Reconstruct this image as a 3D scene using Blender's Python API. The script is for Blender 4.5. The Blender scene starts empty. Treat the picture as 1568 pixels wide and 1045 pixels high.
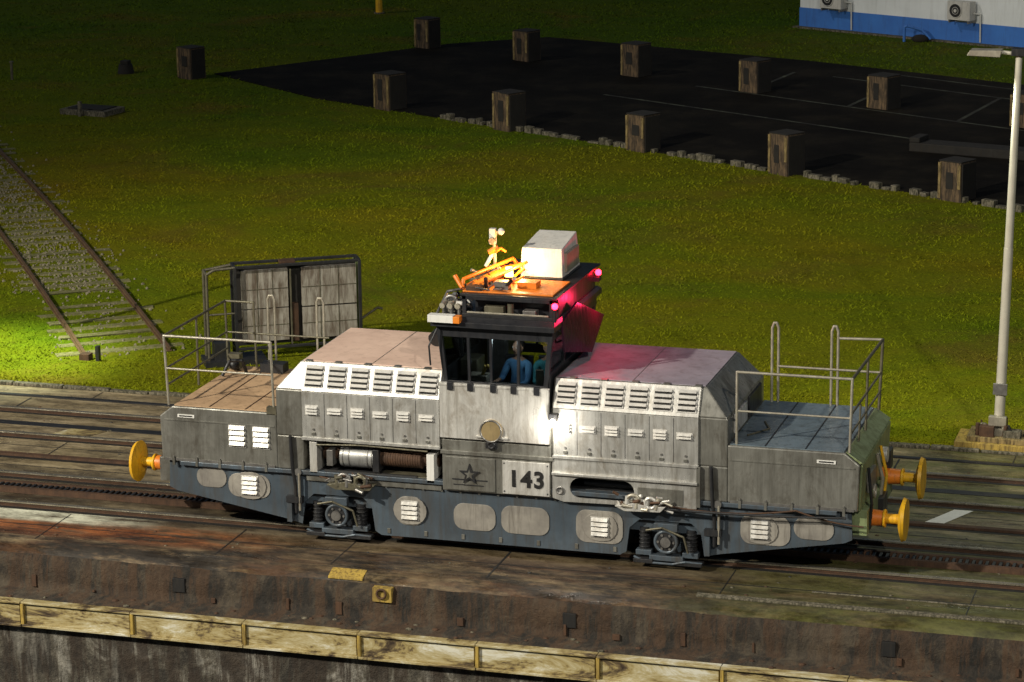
import bpy, bmesh, math, random
import numpy as np
from mathutils import Vector, Matrix, Euler
random.seed(7); rng=np.random.default_rng(7)
scene=bpy.context.scene
V=Vector
# ---------------------------------------------------------------- materials
MATS={}
def ramp(nt,stops,interp='LINEAR'):
    r=nt.nodes.new('ShaderNodeValToRGB'); r.color_ramp.interpolation=interp
    e=r.color_ramp.elements
    while len(e)>len(stops): e.remove(e[-1])
    while len(e)<len(stops): e.new(1)
    for i,(p,c) in enumerate(stops):
        e[i].position=p
        if not hasattr(c,'__len__'): c=(c,c,c)
        e[i].color=(*c[:3],1)
    return r
def noise(nt,vec,scale,detail=4,rough=.6,stretch=None,dist=0):
    if stretch:
        m=nt.nodes.new('ShaderNodeMapping'); m.inputs['Scale'].default_value=stretch
        nt.links.new(vec,m.inputs['Vector']); vec=m.outputs[0]
    n=nt.nodes.new('ShaderNodeTexNoise'); n.inputs['Scale'].default_value=scale
    n.inputs['Detail'].default_value=min(detail,6); n.inputs['Roughness'].default_value=rough
    n.inputs['Distortion'].default_value=dist
    nt.links.new(vec,n.inputs['Vector']); return n.outputs['Fac']
def mix(nt,fac,a,b,mode='MIX'):
    m=nt.nodes.new('ShaderNodeMix'); m.data_type='RGBA'; m.blend_type=mode
    for s,x in ((0,fac),(6,a),(7,b)):
        if hasattr(x,'is_linked') or hasattr(x,'links'): nt.links.new(x,m.inputs[s])
        elif s==0: m.inputs[0].default_value=x
        else: m.inputs[s].default_value=(*x[:3],1)
    return m.outputs[2]
def mul(nt,a,b):
    mu=nt.nodes.new('ShaderNodeMath'); mu.operation='MULTIPLY'; nt.links.new(a,mu.inputs[0])
    if hasattr(b,'links'): nt.links.new(b,mu.inputs[1])
    else: mu.inputs[1].default_value=b
    return mu.outputs[0]
def mrange(nt,v,a,b):
    mr=nt.nodes.new('ShaderNodeMapRange'); mr.inputs[1].default_value=a; mr.inputs[2].default_value=b; nt.links.new(v,mr.inputs[0]); return mr.outputs[0]
def newmat(name):
    m=bpy.data.materials.new(name); m.use_nodes=True; nt=m.node_tree
    b=nt.nodes['Principled BSDF']; tc=nt.nodes.new('ShaderNodeTexCoord')
    MATS[name]=m
    return m,nt,b,tc.outputs['Object']
def bump(nt,b,h,strength=.3,dist=.02):
    bp=nt.nodes.new('ShaderNodeBump'); bp.inputs['Strength'].default_value=strength
    bp.inputs['Distance'].default_value=dist
    nt.links.new(h,bp.inputs['Height']); nt.links.new(bp.outputs[0],b.inputs['Normal'])
def paint(name,c,c2=None,scale=3,rough=.5,metal=0,bmp=.15,stretch=(1,1,.35),dirt=(.04,.03,.02),damt=.5,dlo=.5,dhi=.75,emit=0):
    m,nt,b,co=newmat(name)
    c2=c2 or tuple(x*.75 for x in c)
    f=noise(nt,co,scale,4,.65)
    r=ramp(nt,[(.3,c2),(.7,c)]); nt.links.new(f,r.inputs[0])
    d=noise(nt,co,scale*1.7,5,.7,stretch=(stretch[0]*3,stretch[1]*3,stretch[2]),dist=.3)
    dr=ramp(nt,[(dlo,0),(dhi,damt)]); nt.links.new(d,dr.inputs[0])
    col=mix(nt,dr.outputs[0],r.outputs[0],dirt)
    nt.links.new(col,b.inputs['Base Color'])
    b.inputs['Metallic'].default_value=metal
    rr=ramp(nt,[(.3,max(0.05,rough-.12)),(.7,min(1,rough+.15))]); nt.links.new(d,rr.inputs[0]); nt.links.new(rr.outputs[0],b.inputs['Roughness'])
    if bmp>.09:
        fine=noise(nt,co,scale*18,2,.6); bump(nt,b,fine,bmp,.01)
    return m
def emis(name,c,s):
    m,nt,b,co=newmat(name); b.inputs['Base Color'].default_value=(*c,1)
    b.inputs['Emission Color'].default_value=(*c,1); b.inputs['Emission Strength'].default_value=s
    return m
def brushed(name,c,c2,dirt,metal=.55,rough=.3):
    m,nt,b,co=newmat(name)
    f=noise(nt,co,.9,5,.7,dist=.3); r=ramp(nt,[(.32,c2),(.62,c)]); nt.links.new(f,r.inputs[0])
    st=noise(nt,co,2.2,5,.75,stretch=(5,5,.35)); sr=ramp(nt,[(.35,(.62,.61,.59)),(.55,(1,1,1)),(.75,(1.12,1.12,1.12))]); nt.links.new(st,sr.inputs[0])
    c_=mix(nt,.85,r.outputs[0],sr.outputs[0],'MULTIPLY')
    dn=noise(nt,co,1.7,6,.75,dist=.5,stretch=(1.5,1.5,.8)); dr=ramp(nt,[(.50,0),(.68,.75)]); nt.links.new(dn,dr.inputs[0]); c_=mix(nt,dr.outputs[0],c_,dirt)
    nt.links.new(c_,b.inputs['Base Color']); b.inputs['Metallic'].default_value=metal
    rr=ramp(nt,[(.3,rough-.1),(.7,rough+.2)]); nt.links.new(dn,rr.inputs[0]); nt.links.new(rr.outputs[0],b.inputs['Roughness'])
    wv=noise(nt,co,1.6,3,.5); bump(nt,b,wv,.25,.06)
brushed('hood_side',(.70,.69,.65),(.47,.46,.43),(.19,.16,.12))
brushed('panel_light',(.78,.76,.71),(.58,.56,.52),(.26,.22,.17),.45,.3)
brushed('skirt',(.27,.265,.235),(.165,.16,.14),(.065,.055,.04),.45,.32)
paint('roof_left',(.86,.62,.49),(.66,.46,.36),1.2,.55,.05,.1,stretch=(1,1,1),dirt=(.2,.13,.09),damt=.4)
paint('roof_right',(.40,.37,.42),(.25,.225,.26),1.0,.4,.1,.1,stretch=(1,1,1),damt=.5)  # red lamp's purple cast is partly put into this base colour
paint('frame_blue',(.10,.13,.16),(.06,.077,.095),1.3,.40,.25,.15,dirt=(.05,.038,.025),damt=.8,dlo=.43)
paint('patch',(.36,.335,.29),(.20,.185,.165),2.0,.5,.2,.12,damt=.65)
paint('deck_tan',(.60,.40,.23),(.40,.26,.15),1.5,.6,0,.2,stretch=(1,1,1),dirt=(.12,.07,.035),damt=.7)
paint('deck_blue',(.18,.23,.27),(.10,.13,.15),1.5,.35,.15,.2,stretch=(1,1,1),dirt=(.04,.035,.03),damt=.7)
paint('dark',(.028,.029,.032),(.014,.014,.015),5,.45,.2,.1)
paint('cabdark',(.03,.032,.037),(.018,.018,.021),3,.35,.2,.05,damt=.3)
paint('visor_red',(.05,.008,.030),(.02,.006,.018),2,.25,.1,.05,damt=.4)
paint('black',(.006,.006,.006),(.004,.004,.004),5,.7,bmp=0)
paint('steel',(.36,.35,.33),(.18,.17,.16),6,.38,.7,.1)
paint('railtop',(.42,.38,.30),(.24,.21,.15),2,.3,.7,.1,stretch=(1,1,1),damt=.7)
paint('rust',(.10,.05,.025),(.05,.027,.016),6,.75,.2,.3,dirt=(.02,.012,.008))
paint('railrust',(.17,.10,.05),(.09,.055,.03),3,.6,.2,.2,stretch=(1,1,1),dirt=(.04,.03,.015))
paint('drum',(.5,.5,.48),(.34,.34,.33),4,.35,.6,.1)
paint('pipe',(.46,.43,.34),(.28,.25,.20),6,.4,.4,.05)
paint('pipe_dark',(.18,.165,.11),(.09,.08,.055),6,.45,.4,.05)
paint('yellow',(.82,.46,.015),(.62,.33,.012),4,.45,0,.1,dirt=(.08,.035,.01),damt=.6)
paint('fadedyellow',(.50,.34,.06),(.30,.21,.05),4,.7,0,.3,dirt=(.07,.04,.015),damt=.85,dlo=.45,dhi=.65)
paint('orange',(.80,.24,.02),(.6,.15,.012),4,.45,0,.1)
paint('white',(.75,.74,.70),(.62,.61,.57),3,.5,0,.05,damt=.25)
paint('gridpanel',(.40,.375,.32),(.26,.235,.195),2.2,.6,0,.15,stretch=(1,1,.4),dirt=(.08,.05,.028),damt=.85,dlo=.40,dhi=.62)
paint('acwhite',(.66,.63,.58),(.5,.49,.46),3,.5,0,.1,damt=.4)
paint('greenlit_end',(.28,.34,.17),(.18,.22,.10),2.0,.42,.2,.1,dirt=(.07,.06,.02),damt=.7,dlo=.45)  # greenish lamplight on right-hand faces is put into this colour
paint('brass',(.40,.30,.15),(.27,.20,.10),4,.4,.3,.1)
paint('blockface',(.17,.11,.055),(.075,.05,.028),4,.85,0,.7,dirt=(.016,.013,.010),damt=.9,dlo=.40,dhi=.6)
paint('blockedge',(.36,.26,.10),(.19,.14,.055),6,.85,0,.4,dirt=(.03,.02,.012),damt=.85,dlo=.42,dhi=.62)
paint('blockdark',(.016,.014,.011),(.008,.007,.006),4,.9,0,.4)
paint('stone',(.24,.21,.15),(.11,.095,.065),5,.9,0,.6,stretch=(1,1,1),dirt=(.025,.025,.012),damt=.9,dlo=.40,dhi=.58)
paint('ballast',(.26,.23,.16),(.15,.13,.085),5,.9,0,.5,stretch=(1,1,1),damt=.5)
paint('bwall',(.80,.83,.84),(.7,.73,.74),.8,.7,0,.1,dirt=(.35,.34,.3),damt=.3)
paint('bblue',(.05,.20,.62),(.04,.15,.5),1,.6,0,.1,damt=.3)
paint('roofing',(.2,.2,.2))
paint('sleeper',(.24,.21,.11),(.16,.145,.06),2,.9,0,.5,stretch=(1,1,1),dirt=(.09,.10,.015),damt=.9,dlo=.40,dhi=.62)
paint('poleC',(.58,.55,.45),(.44,.41,.34),2,.45,.1,.05,dirt=(.22,.17,.1),damt=.45)
paint('skin',(.35,.2,.13),(.30,.17,.11),8,.5,0,.05,damt=0)
paint('shirt_blue',(.12,.30,.50),(.05,.15,.32),5,.8,0,.1,damt=.1)
paint('shirt_teal',(.05,.30,.32),(.03,.18,.21),5,.8,0,.1,damt=.1)
paint('trousers',(.03,.035,.05),(.02,.022,.03),8,.85,bmp=0)
paint('hair',(.012,.009,.007),(.008,.006,.005),20,.7,bmp=0)
paint('helmet',(.7,.45,.04),(.6,.38,.03),5,.35,0,.02,damt=.1)
paint('digit',(.01,.01,.01),(.008,.008,.008),5,.5,bmp=0)
paint('windowpane',(.02,.025,.03),(.015,.018,.02),5,.1,bmp=0)
emis('red_em',(1,.01,.03),25); emis('amber_em',(1,.35,.05),30); emis('white_em',(1,.9,.75),60)
m,nt,b,co=newmat('glass')
tr=nt.nodes.new('ShaderNodeBsdfTransparent'); tr.inputs[0].default_value=(.66,.72,.72,1)
gl=nt.nodes.new('ShaderNodeBsdfGlossy'); gl.inputs['Roughness'].default_value=.04; gl.inputs[0].default_value=(.8,.8,.8,1)
mx=nt.nodes.new('ShaderNodeMixShader'); lw=nt.nodes.new('ShaderNodeFresnel'); lw.inputs[0].default_value=1.5
nt.links.new(lw.outputs[0],mx.inputs[0]); nt.links.new(tr.outputs[0],mx.inputs[1]); nt.links.new(gl.outputs[0],mx.inputs[2])
nt.links.new(mx.outputs[0],nt.nodes['Material Output'].inputs[0]); nt.nodes.remove(b)
# grass
def grassmat(name,gain,blade=False):
    m,nt,b,co=newmat(name)
    sx=nt.nodes.new('ShaderNodeSeparateXYZ'); nt.links.new(co,sx.inputs[0])
    big=noise(nt,co,.085,5,.6,dist=.5,stretch=(1,1.5,1)); mid=noise(nt,co,.6,5,.65)
    g=gain
    r1=ramp(nt,[(.34,(.085*g,.140*g,.004*g)),(.48,(.140*g,.160*g,.005*g)),(.62,(.175*g,.155*g,.006*g)),(.76,(.185*g,.125*g,.010*g))]); nt.links.new(big,r1.inputs[0])
    far_falloff=mrange(nt,sx.outputs[1],24,52); c=mix(nt,mul(nt,far_falloff,.75),r1.outputs[0],(.040*g,.085*g,.006*g))  # distant lawn darkened in colour to stand in for floodlight falloff
    r2=ramp(nt,[(.3,(.80,.82,.7)),(.5,(1,1,1)),(.72,(1.12,1.06,1))]); nt.links.new(mid,r2.inputs[0])
    c=mix(nt,1,c,r2.outputs[0],'MULTIPLY')
    if not blade:
        fin=noise(nt,co,14,3,.7); r3=ramp(nt,[(.3,(.6,.6,.6)),(.55,(1,1,1)),(.8,(1.25,1.25,1.2))]); nt.links.new(fin,r3.inputs[0])
        c=mix(nt,.7,c,r3.outputs[0],'MULTIPLY')
    br=noise(nt,co,.22,6,.7,dist=.8); rb=ramp(nt,[(.52,0),(.70,.6)]); nt.links.new(br,rb.inputs[0])
    c=mix(nt,rb.outputs[0],c,(.13*g,.078*g,.018*g))
    nt.links.new(c,b.inputs['Base Color']); b.inputs['Roughness'].default_value=.9
    b.inputs['Specular IOR Level'].default_value=.05
    if not blade:
        h=noise(nt,co,8,5,.75); bump(nt,b,h,.6,.06)
    return m
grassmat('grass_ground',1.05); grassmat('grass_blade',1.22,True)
m,nt,b,co=newmat('asphalt')
f=noise(nt,co,.5,6,.7); r=ramp(nt,[(.35,(.005,.004,.003)),(.5,(.009,.0075,.0055)),(.68,(.022,.018,.012))]); nt.links.new(f,r.inputs[0]); nt.links.new(r.outputs[0],b.inputs['Base Color'])
b.inputs['Roughness'].default_value=.9; b.inputs['Specular IOR Level'].default_value=.1
bump(nt,b,noise(nt,co,20,3,.7),.4,.02)
m,nt,b,co=newmat('fadedline')
f=noise(nt,co,1.4,6,.8); r=ramp(nt,[(.44,(.015,.013,.009)),(.64,(.10,.11,.07))]); nt.links.new(f,r.inputs[0]); nt.links.new(r.outputs[0],b.inputs['Base Color']); b.inputs['Roughness'].default_value=.8
# concrete apron
m,nt,b,co=newmat('apron')
sx=nt.nodes.new('ShaderNodeSeparateXYZ'); nt.links.new(co,sx.inputs[0]); X_,Y_=sx.outputs[0],sx.outputs[1]
f=noise(nt,co,.9,6,.72,stretch=(.3,1.6,1)); r=ramp(nt,[(.3,(.09,.070,.038)),(.46,(.25,.195,.105)),(.6,(.41,.33,.20)),(.75,(.54,.48,.34))]); nt.links.new(f,r.inputs[0])
col=r.outputs[0]
oil=mul(nt,mrange(nt,Y_,-.3,.3),mrange(nt,Y_,2.7,2.2)); on=noise(nt,co,1.3,5,.7,stretch=(.3,1,1)); orr=ramp(nt,[(.35,.5),(.6,.95)]); nt.links.new(on,orr.inputs[0])
col=mix(nt,mul(nt,oil,orr.outputs[0]),col,(.038,.030,.020))
rn=noise(nt,co,1.1,6,.75,stretch=(.35,1.5,1)); rr=ramp(nt,[(.36,.3),(.56,1)]); nt.links.new(rn,rr.inputs[0])
col=mix(nt,mul(nt,mrange(nt,Y_,.4,-.3),rr.outputs[0]),col,(.095,.052,.028))
rn2=noise(nt,co,1.6,6,.8,stretch=(.4,1.3,1)); rr=ramp(nt,[(.44,0),(.56,1)]); nt.links.new(rn2,rr.inputs[0])
col=mix(nt,mul(nt,mrange(nt,Y_,.2,-.5),rr.outputs[0]),col,(.032,.025,.018))
rs=noise(nt,co,1.9,6,.75,stretch=(.3,1.6,1)); rr=ramp(nt,[(.42,0),(.55,.9)]); nt.links.new(rs,rr.inputs[0])
col=mix(nt,mul(nt,mul(nt,mrange(nt,X_,-3.0,-5.0),rr.outputs[0]),mul(nt,mrange(nt,Y_,-.9,-.5),mrange(nt,Y_,.15,-.1))),col,(.34,.11,.03))
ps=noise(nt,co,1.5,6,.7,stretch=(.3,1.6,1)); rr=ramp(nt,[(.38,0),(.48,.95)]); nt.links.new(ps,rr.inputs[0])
col=mix(nt,mul(nt,mul(nt,mrange(nt,X_,-5.5,-7.0),rr.outputs[0]),mul(nt,mrange(nt,Y_,-.2,-.05),mrange(nt,Y_,.5,.35))),col,(.72,.72,.56))  # pale strip puts the bright wet reflection into the slab colour
mn=noise(nt,co,.7,6,.72,stretch=(.5,1.5,1)); mm=ramp(nt,[(.33,.1),(.55,.9)]); nt.links.new(mn,mm.inputs[0])
col=mix(nt,mul(nt,mrange(nt,X_,2.5,5.5),mm.outputs[0]),col,(.095,.098,.026))
dk=noise(nt,co,2.2,6,.8,stretch=(.6,1.2,1)); dr=ramp(nt,[(.38,(.25,.23,.21)),(.58,(1,1,1))]); nt.links.new(dk,dr.inputs[0]); col=mix(nt,.88,col,dr.outputs[0],'MULTIPLY')
nt.links.new(col,b.inputs['Base Color'])
wr=ramp(nt,[(.40,.16),(.54,.7)]); nt.links.new(ps,wr.inputs[0]); nt.links.new(wr.outputs[0],b.inputs['Roughness'])
bump(nt,b,noise(nt,co,12,5,.75),.5,.02)
def wallmat(name,dark,base,hi,rust,st,sc=1.2):
    m,nt,b,co=newmat(name)
    f=noise(nt,co,sc,6,.75,stretch=(1.2,1,.8),dist=.6); r=ramp(nt,[(.40,dark),(.5,base),(.60,hi)]); nt.links.new(f,r.inputs[0])
    rn=noise(nt,co,1.3,6,.8,stretch=(2.5,1,.22)); rr=ramp(nt,[(.46,0),(.54,st)]); nt.links.new(rn,rr.inputs[0])
    c=mix(nt,rr.outputs[0],r.outputs[0],rust)
    sn=noise(nt,co,.55,5,.7,stretch=(2.2,1,.35)); sr=ramp(nt,[(.55,0),(.64,.65)]); nt.links.new(sn,sr.inputs[0]); c=mix(nt,sr.outputs[0],c,hi)
    fn=noise(nt,co,6,5,.8); fr=ramp(nt,[(.35,(.5,.5,.5)),(.6,(1.1,1.1,1.1))]); nt.links.new(fn,fr.inputs[0]); c=mix(nt,.8,c,fr.outputs[0],'MULTIPLY')
    nt.links.new(c,b.inputs['Base Color']); b.inputs['Roughness'].default_value=.85
    bump(nt,b,fn,1,.05)
wallmat('lockwall',(.025,.021,.015),(.085,.074,.054),(.24,.225,.19),(.030,.019,.011),.85)
wallmat('copingface',(.009,.0075,.005),(.024,.018,.012),(.065,.05,.032),(.065,.033,.014),.65,1.6)
m,nt,b,co=newmat('armour')
f=noise(nt,co,1.0,6,.8,stretch=(.6,1,2.2),dist=.6); r=ramp(nt,[(.38,(.03,.018,.01)),(.44,(.12,.085,.04)),(.48,(.30,.23,.09)),(.55,(.42,.36,.20)),(.63,(.60,.58,.48))]); nt.links.new(f,r.inputs[0]); nt.links.new(r.outputs[0],b.inputs['Base Color'])
b.inputs['Roughness'].default_value=.6; bump(nt,b,f,.5,.03)
m,nt,b,co=newmat('water'); b.inputs['Base Color'].default_value=(.01,.015,.012,1); b.inputs['Roughness'].default_value=.06; bump(nt,b,noise(nt,co,1.5,4,.5),.2,.05)

# ---------------------------------------------------------------- mesh builder
class MB:
    def __init__(s): s.v=[];s.f=[];s.m=[];s.mats=[];s.sm=[]
    def mi(s,n):
        if n not in s.mats: s.mats.append(n)
        return s.mats.index(n)
    def add(s,vs,fs,mat,M=None,smooth=False):
        o=len(s.v)
        for p in vs:
            p=V(p); s.v.append(M@p if M else p)
        k=s.mi(mat)
        for f in fs: s.f.append([i+o for i in f]); s.m.append(k); s.sm.append(smooth)
    def hexa(s,p,mat,M=None):
        s.add(p,[(3,2,1,0),(4,5,6,7),(0,1,5,4),(1,2,6,5),(2,3,7,6),(3,0,4,7)],mat,M)
    def box(s,x0,x1,y0,y1,z0,z1,mat,M=None):
        s.hexa([(x0,y0,z0),(x1,y0,z0),(x1,y1,z0),(x0,y1,z0),(x0,y0,z1),(x1,y0,z1),(x1,y1,z1),(x0,y1,z1)],mat,M)
    def prism(s,pts,y0,y1,mat,M=None):
        n=len(pts)
        vs=[(x,y0,z) for x,z in pts]+[(x,y1,z) for x,z in pts]
        fs=[tuple(range(n)),tuple(range(2*n-1,n-1,-1))]+[((i+1)%n,i,i+n,(i+1)%n+n) for i in range(n)]
        s.add(vs,fs,mat,M)
    def cyl(s,a,b,r0,mat,r1=None,seg=14,M=None,smooth=True):
        a=V(a);b=V(b);r1=r0 if r1 is None else r1
        d=(b-a).normalized(); t=V((0,0,1)) if abs(d.z)<.9 else V((1,0,0)); u=d.cross(t).normalized(); w=d.cross(u)
        vs=[];
        for c,r in ((a,r0),(b,r1)):
            for i in range(seg):
                q=2*math.pi*i/seg; vs.append(c+u*(math.cos(q)*r)+w*(math.sin(q)*r))
        s.add(vs,[(i,(i+1)%seg,(i+1)%seg+seg,i+seg) for i in range(seg)],mat,M,smooth)
        s.add(vs,[tuple(range(seg-1,-1,-1)),tuple(range(seg,2*seg))],mat,M)
    def tube(s,pts,r,mat,seg=8,M=None):
        for a,b in zip(pts[:-1],pts[1:]): s.cyl(a,b,r,mat,seg=seg,M=M)
    def ball(s,c,r,mat,sc=(1,1,1),M=None,n=12):
        vs=[];fs=[]
        for j in range(n//2+1):
            t=math.pi*j/(n//2)
            for i in range(n):
                q=2*math.pi*i/n; vs.append((c[0]+r*sc[0]*math.sin(t)*math.cos(q),c[1]+r*sc[1]*math.sin(t)*math.sin(q),c[2]+r*sc[2]*math.cos(t)))
        for j in range(n//2):
            for i in range(n): fs.append((j*n+i,(j+1)*n+i,(j+1)*n+(i+1)%n,j*n+(i+1)%n))
        s.add(vs,fs,mat,M,True)
    def torus(s,c,R,r,axis,mat,n=20,k=8,M=None):
        vs=[];fs=[]
        for i in range(n):
            q=2*math.pi*i/n
            for j in range(k):
                t=2*math.pi*j/k; a=(R+r*math.cos(t)); x,y,z=a*math.cos(q),a*math.sin(q),r*math.sin(t)
                p={'z':(x,y,z),'y':(x,z,y),'x':(z,x,y)}[axis]; vs.append((c[0]+p[0],c[1]+p[1],c[2]+p[2]))
        for i in range(n):
            for j in range(k): fs.append((i*k+j,((i+1)%n)*k+j,((i+1)%n)*k+(j+1)%k,i*k+(j+1)%k))
        s.add(vs,fs,mat,M,True)
    def louver(s,o,U,W,w,h,n,mat,back='black'):
        U=V(U).normalized();W=V(W).normalized();N=U.cross(W).normalized();o=V(o)
        M=Matrix(((U.x,W.x,N.x,o.x),(U.y,W.y,N.y,o.y),(U.z,W.z,N.z,o.z),(0,0,0,1)))
        s.box(-w/2-.015,w/2+.015,-h/2-.012,h/2+.012,-.002,.006,mat,M)
        s.box(-w/2,w/2,-h/2,h/2,.0,.008,back,M)
        p=h/n
        for i in range(n):
            b0=-h/2+p*i+p*.34; t0=-h/2+p*(i+1)
            x=w/2
            s.hexa([(-x,b0,.006),(x,b0,.006),(x,t0,.006),(-x,t0,.006),(-x*.97,b0,.05),(x*.97,b0,.05),(x*.97,t0,.012),(-x*.97,t0,.012)],mat,M)
    def obj(s,name,parent=None,bevel=0,seg=2,loc=(0,0,0),rotz=0):
        me=bpy.data.meshes.new(name); me.from_pydata([tuple(p) for p in s.v],[],s.f); me.validate()
        for n in s.mats: me.materials.append(MATS[n])
        if len(me.polygons)==len(s.m):
            me.polygons.foreach_set('material_index',s.m); me.polygons.foreach_set('use_smooth',s.sm)
        bm=bmesh.new(); bm.from_mesh(me); bmesh.ops.recalc_face_normals(bm,faces=bm.faces); bm.to_mesh(me); bm.free()
        ob=bpy.data.objects.new(name,me); scene.collection.objects.link(ob); ob.location=loc; ob.rotation_euler[2]=rotz
        if parent: ob.parent=parent
        if bevel:
            md=ob.modifiers.new('bevel','BEVEL'); md.width=bevel; md.segments=seg; md.limit_method='ANGLE'; md.angle_limit=math.radians(40)
        return ob
def empty(name,loc=(0,0,0),rotz=0):
    e=bpy.data.objects.new(name,None); scene.collection.objects.link(e); e.location=loc; e.rotation_euler[2]=rotz; e.empty_display_size=.3; return e
def plate(name,outer,holes,y0,thick,mat,parent):
    cu=bpy.data.curves.new(name,'CURVE'); cu.dimensions='2D'; cu.fill_mode='BOTH'; cu.extrude=thick/2
    for pts in [outer]+holes:
        sp=cu.splines.new('POLY'); sp.points.add(len(pts)-1); sp.use_cyclic_u=True
        for i,(x,z) in enumerate(pts): sp.points[i].co=(x,z,0,1)
    tmp=bpy.data.objects.new(name+'_t',cu); scene.collection.objects.link(tmp); bpy.context.view_layer.update()
    me=bpy.data.meshes.new_from_object(tmp.evaluated_get(bpy.context.evaluated_depsgraph_get())); bpy.data.objects.remove(tmp)
    me.transform(Matrix.Translation((0,y0+thick/2,0))@Matrix.Rotation(math.radians(90),4,'X'))
    me.materials.clear(); me.materials.append(MATS[mat])
    ob=bpy.data.objects.new(name,me); scene.collection.objects.link(ob); ob.parent=parent
    return ob
def stadium(x0,x1,z0,z1,n=8):
    r=(z1-z0)/2; zc=(z0+z1)/2; pts=[]
    for i in range(n+1):
        a=-math.pi/2+math.pi*i/n; pts.append((x1-r+r*math.cos(a),zc+r*math.sin(a)))
    for i in range(n+1):
        a=math.pi/2+math.pi*i/n; pts.append((x0+r+r*math.cos(a),zc+r*math.sin(a)))
    return pts
def rrect(x0,x1,z0,z1,r,n=5):
    pts=[]
    for cx,cz,a0 in ((x1-r,z0+r,-90),(x1-r,z1-r,0),(x0+r,z1-r,90),(x0+r,z0+r,180)):
        for i in range(n+1):
            a=math.radians(a0+90*i/n); pts.append((cx+r*math.cos(a),cz+r*math.sin(a)))
    return pts

# ---------------------------------------------------------------- camera
yaw,pit,rol=.2947,.2455,-.0122
R0=V((math.cos(yaw),math.sin(yaw),0));F=V((-math.sin(yaw)*math.cos(pit),math.cos(yaw)*math.cos(pit),-math.sin(pit)));U0=R0.cross(F)
R=R0*math.cos(rol)+U0*math.sin(rol);U=U0*math.cos(rol)-R0*math.sin(rol)
cd=bpy.data.cameras.new('camera');cam=bpy.data.objects.new('camera',cd);scene.collection.objects.link(cam)
C=V((12.09,-38.71,13.55))
cam.matrix_world=Matrix(((R.x,U.x,-F.x,C.x),(R.y,U.y,-F.y,C.y),(R.z,U.z,-F.z,C.z),(0,0,0,1)))
cd.lens=98.17;cd.sensor_width=36;cd.clip_start=.5;cd.clip_end=2000
scene.camera=cam

# ---------------------------------------------------------------- ground
g=MB(); xs=[-600,-60,-30,0,30,600]; ys=[-1.0,7.5,30,60,120,900]
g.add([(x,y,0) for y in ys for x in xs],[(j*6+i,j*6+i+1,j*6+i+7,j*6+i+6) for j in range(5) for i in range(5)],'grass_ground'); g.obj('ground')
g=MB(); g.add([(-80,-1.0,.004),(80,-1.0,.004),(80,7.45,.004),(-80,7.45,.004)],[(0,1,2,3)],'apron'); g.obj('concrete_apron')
w=MB(); random.seed(3)
pf=[(-.99,.004),(-1.12,-.012),(-1.24,-.05),(-1.33,-.12),(-1.385,-.22),(-1.41,-.36),(-1.42,-.50),(-1.42,-.64),(-1.95,-.66),(-1.95,-.70)]
xsw=[-80,-20]+[ -15+i*.16 for i in range(190)]+[20,80]; N=len(pf)
amp=[0,.008,.018,.024,.022,.018,.015,.014,0,0]
jit=[0]*N; vs=[]
for x in xsw:
    for k_ in range(N):
        jit[k_]=jit[k_]*.6+random.uniform(-1,1)*.8
        if random.random()<.03: jit[k_]+=random.uniform(.5,2)
        vs.append((x,pf[k_][0]+jit[k_]*amp[k_],pf[k_][1]-abs(jit[k_])*amp[k_]*.5))
fa=[];fb=[]
for i in range(len(xsw)-1):
    for k_ in range(N-1):
        (fa if k_<3 else fb).append((i*N+k_+1,i*N+k_,(i+1)*N+k_,(i+1)*N+k_+1))
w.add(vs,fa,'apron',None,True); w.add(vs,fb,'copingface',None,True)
w.add([(-80,-1.90,-.7),(80,-1.90,-.7),(80,-1.90,-14),(-80,-1.90,-14),(-80,-1.95,-.7),(80,-1.95,-.7)],[(3,2,1,0),(0,1,5,4)],'lockwall')
lw=w.obj('lock_wall')
w=MB()
for x in (-4.6,1.6,6.3): w.box(x-.1,x+.1,-1.435,-1.3,-.5,-.28,'black')
random.seed(21)
x=-14
while x<14:
    w.box(x,x+random.uniform(.03,.12),-1.44-random.uniform(0,.02),-1.35,-.62,-.56+random.uniform(-.05,.14),'rust'); x+=random.uniform(.4,2.1)
for i in range(60):
    x=random.uniform(-10,9); r_=random.uniform(.015,.05); w.ball((x,random.uniform(-1.9,-1.5),-.65),r_,random.choice(('stone','rust','rust')),(1.3,1,.6),n=6)
w.box(-1.45,-1.15,-1.45,-1.33,-.36,-.14,'fadedyellow'); w.torus((-1.30,-1.48,-.22),.07,.018,'y','rust')
w.hexa([(-2.2,-1.32,-.1),(-1.65,-1.32,-.1),(-1.65,-1.1,-.01),(-2.2,-1.1,-.01),(-2.2,-1.32,-.065),(-1.65,-1.32,-.065),(-1.65,-1.1,.006),(-2.2,-1.1,.006)],'fadedyellow')
w.obj('mooring_fittings',bevel=.008)
w=MB(); w.box(3.4,14,-1.02,-.90,0,.035,'stone'); w.box(5.0,14,-.42,-.38,.0,.02,'stone'); w.obj('edge_kerb',bevel=.01)
w=MB()
seg=1.83
for i in range(-14,16):
    x0=i*seg+.35; e=random.uniform(-.008,.008)
    w.box(x0+.04,x0+seg-.04,-2.01+e,-1.94,-1.02,-.69,'armour')
    w.box(x0+.0,x0+seg-.012,-2.06+e,-1.9,-.69,-.655,'armour')
    w.box(x0+.0,x0+seg-.012,-2.06+e,-1.9,-1.06,-1.02,'armour')
    w.box(x0-.012,x0+.04,-2.055,-1.91,-1.02,-.69,'fadedyellow')
w.obj('armour_beam',bevel=.006)
g=MB(); g.add([(-80,-33,-9),(80,-33,-9),(80,-1.9,-9),(-80,-1.9,-9)],[(0,1,2,3)],'water'); g.obj('water')

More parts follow.
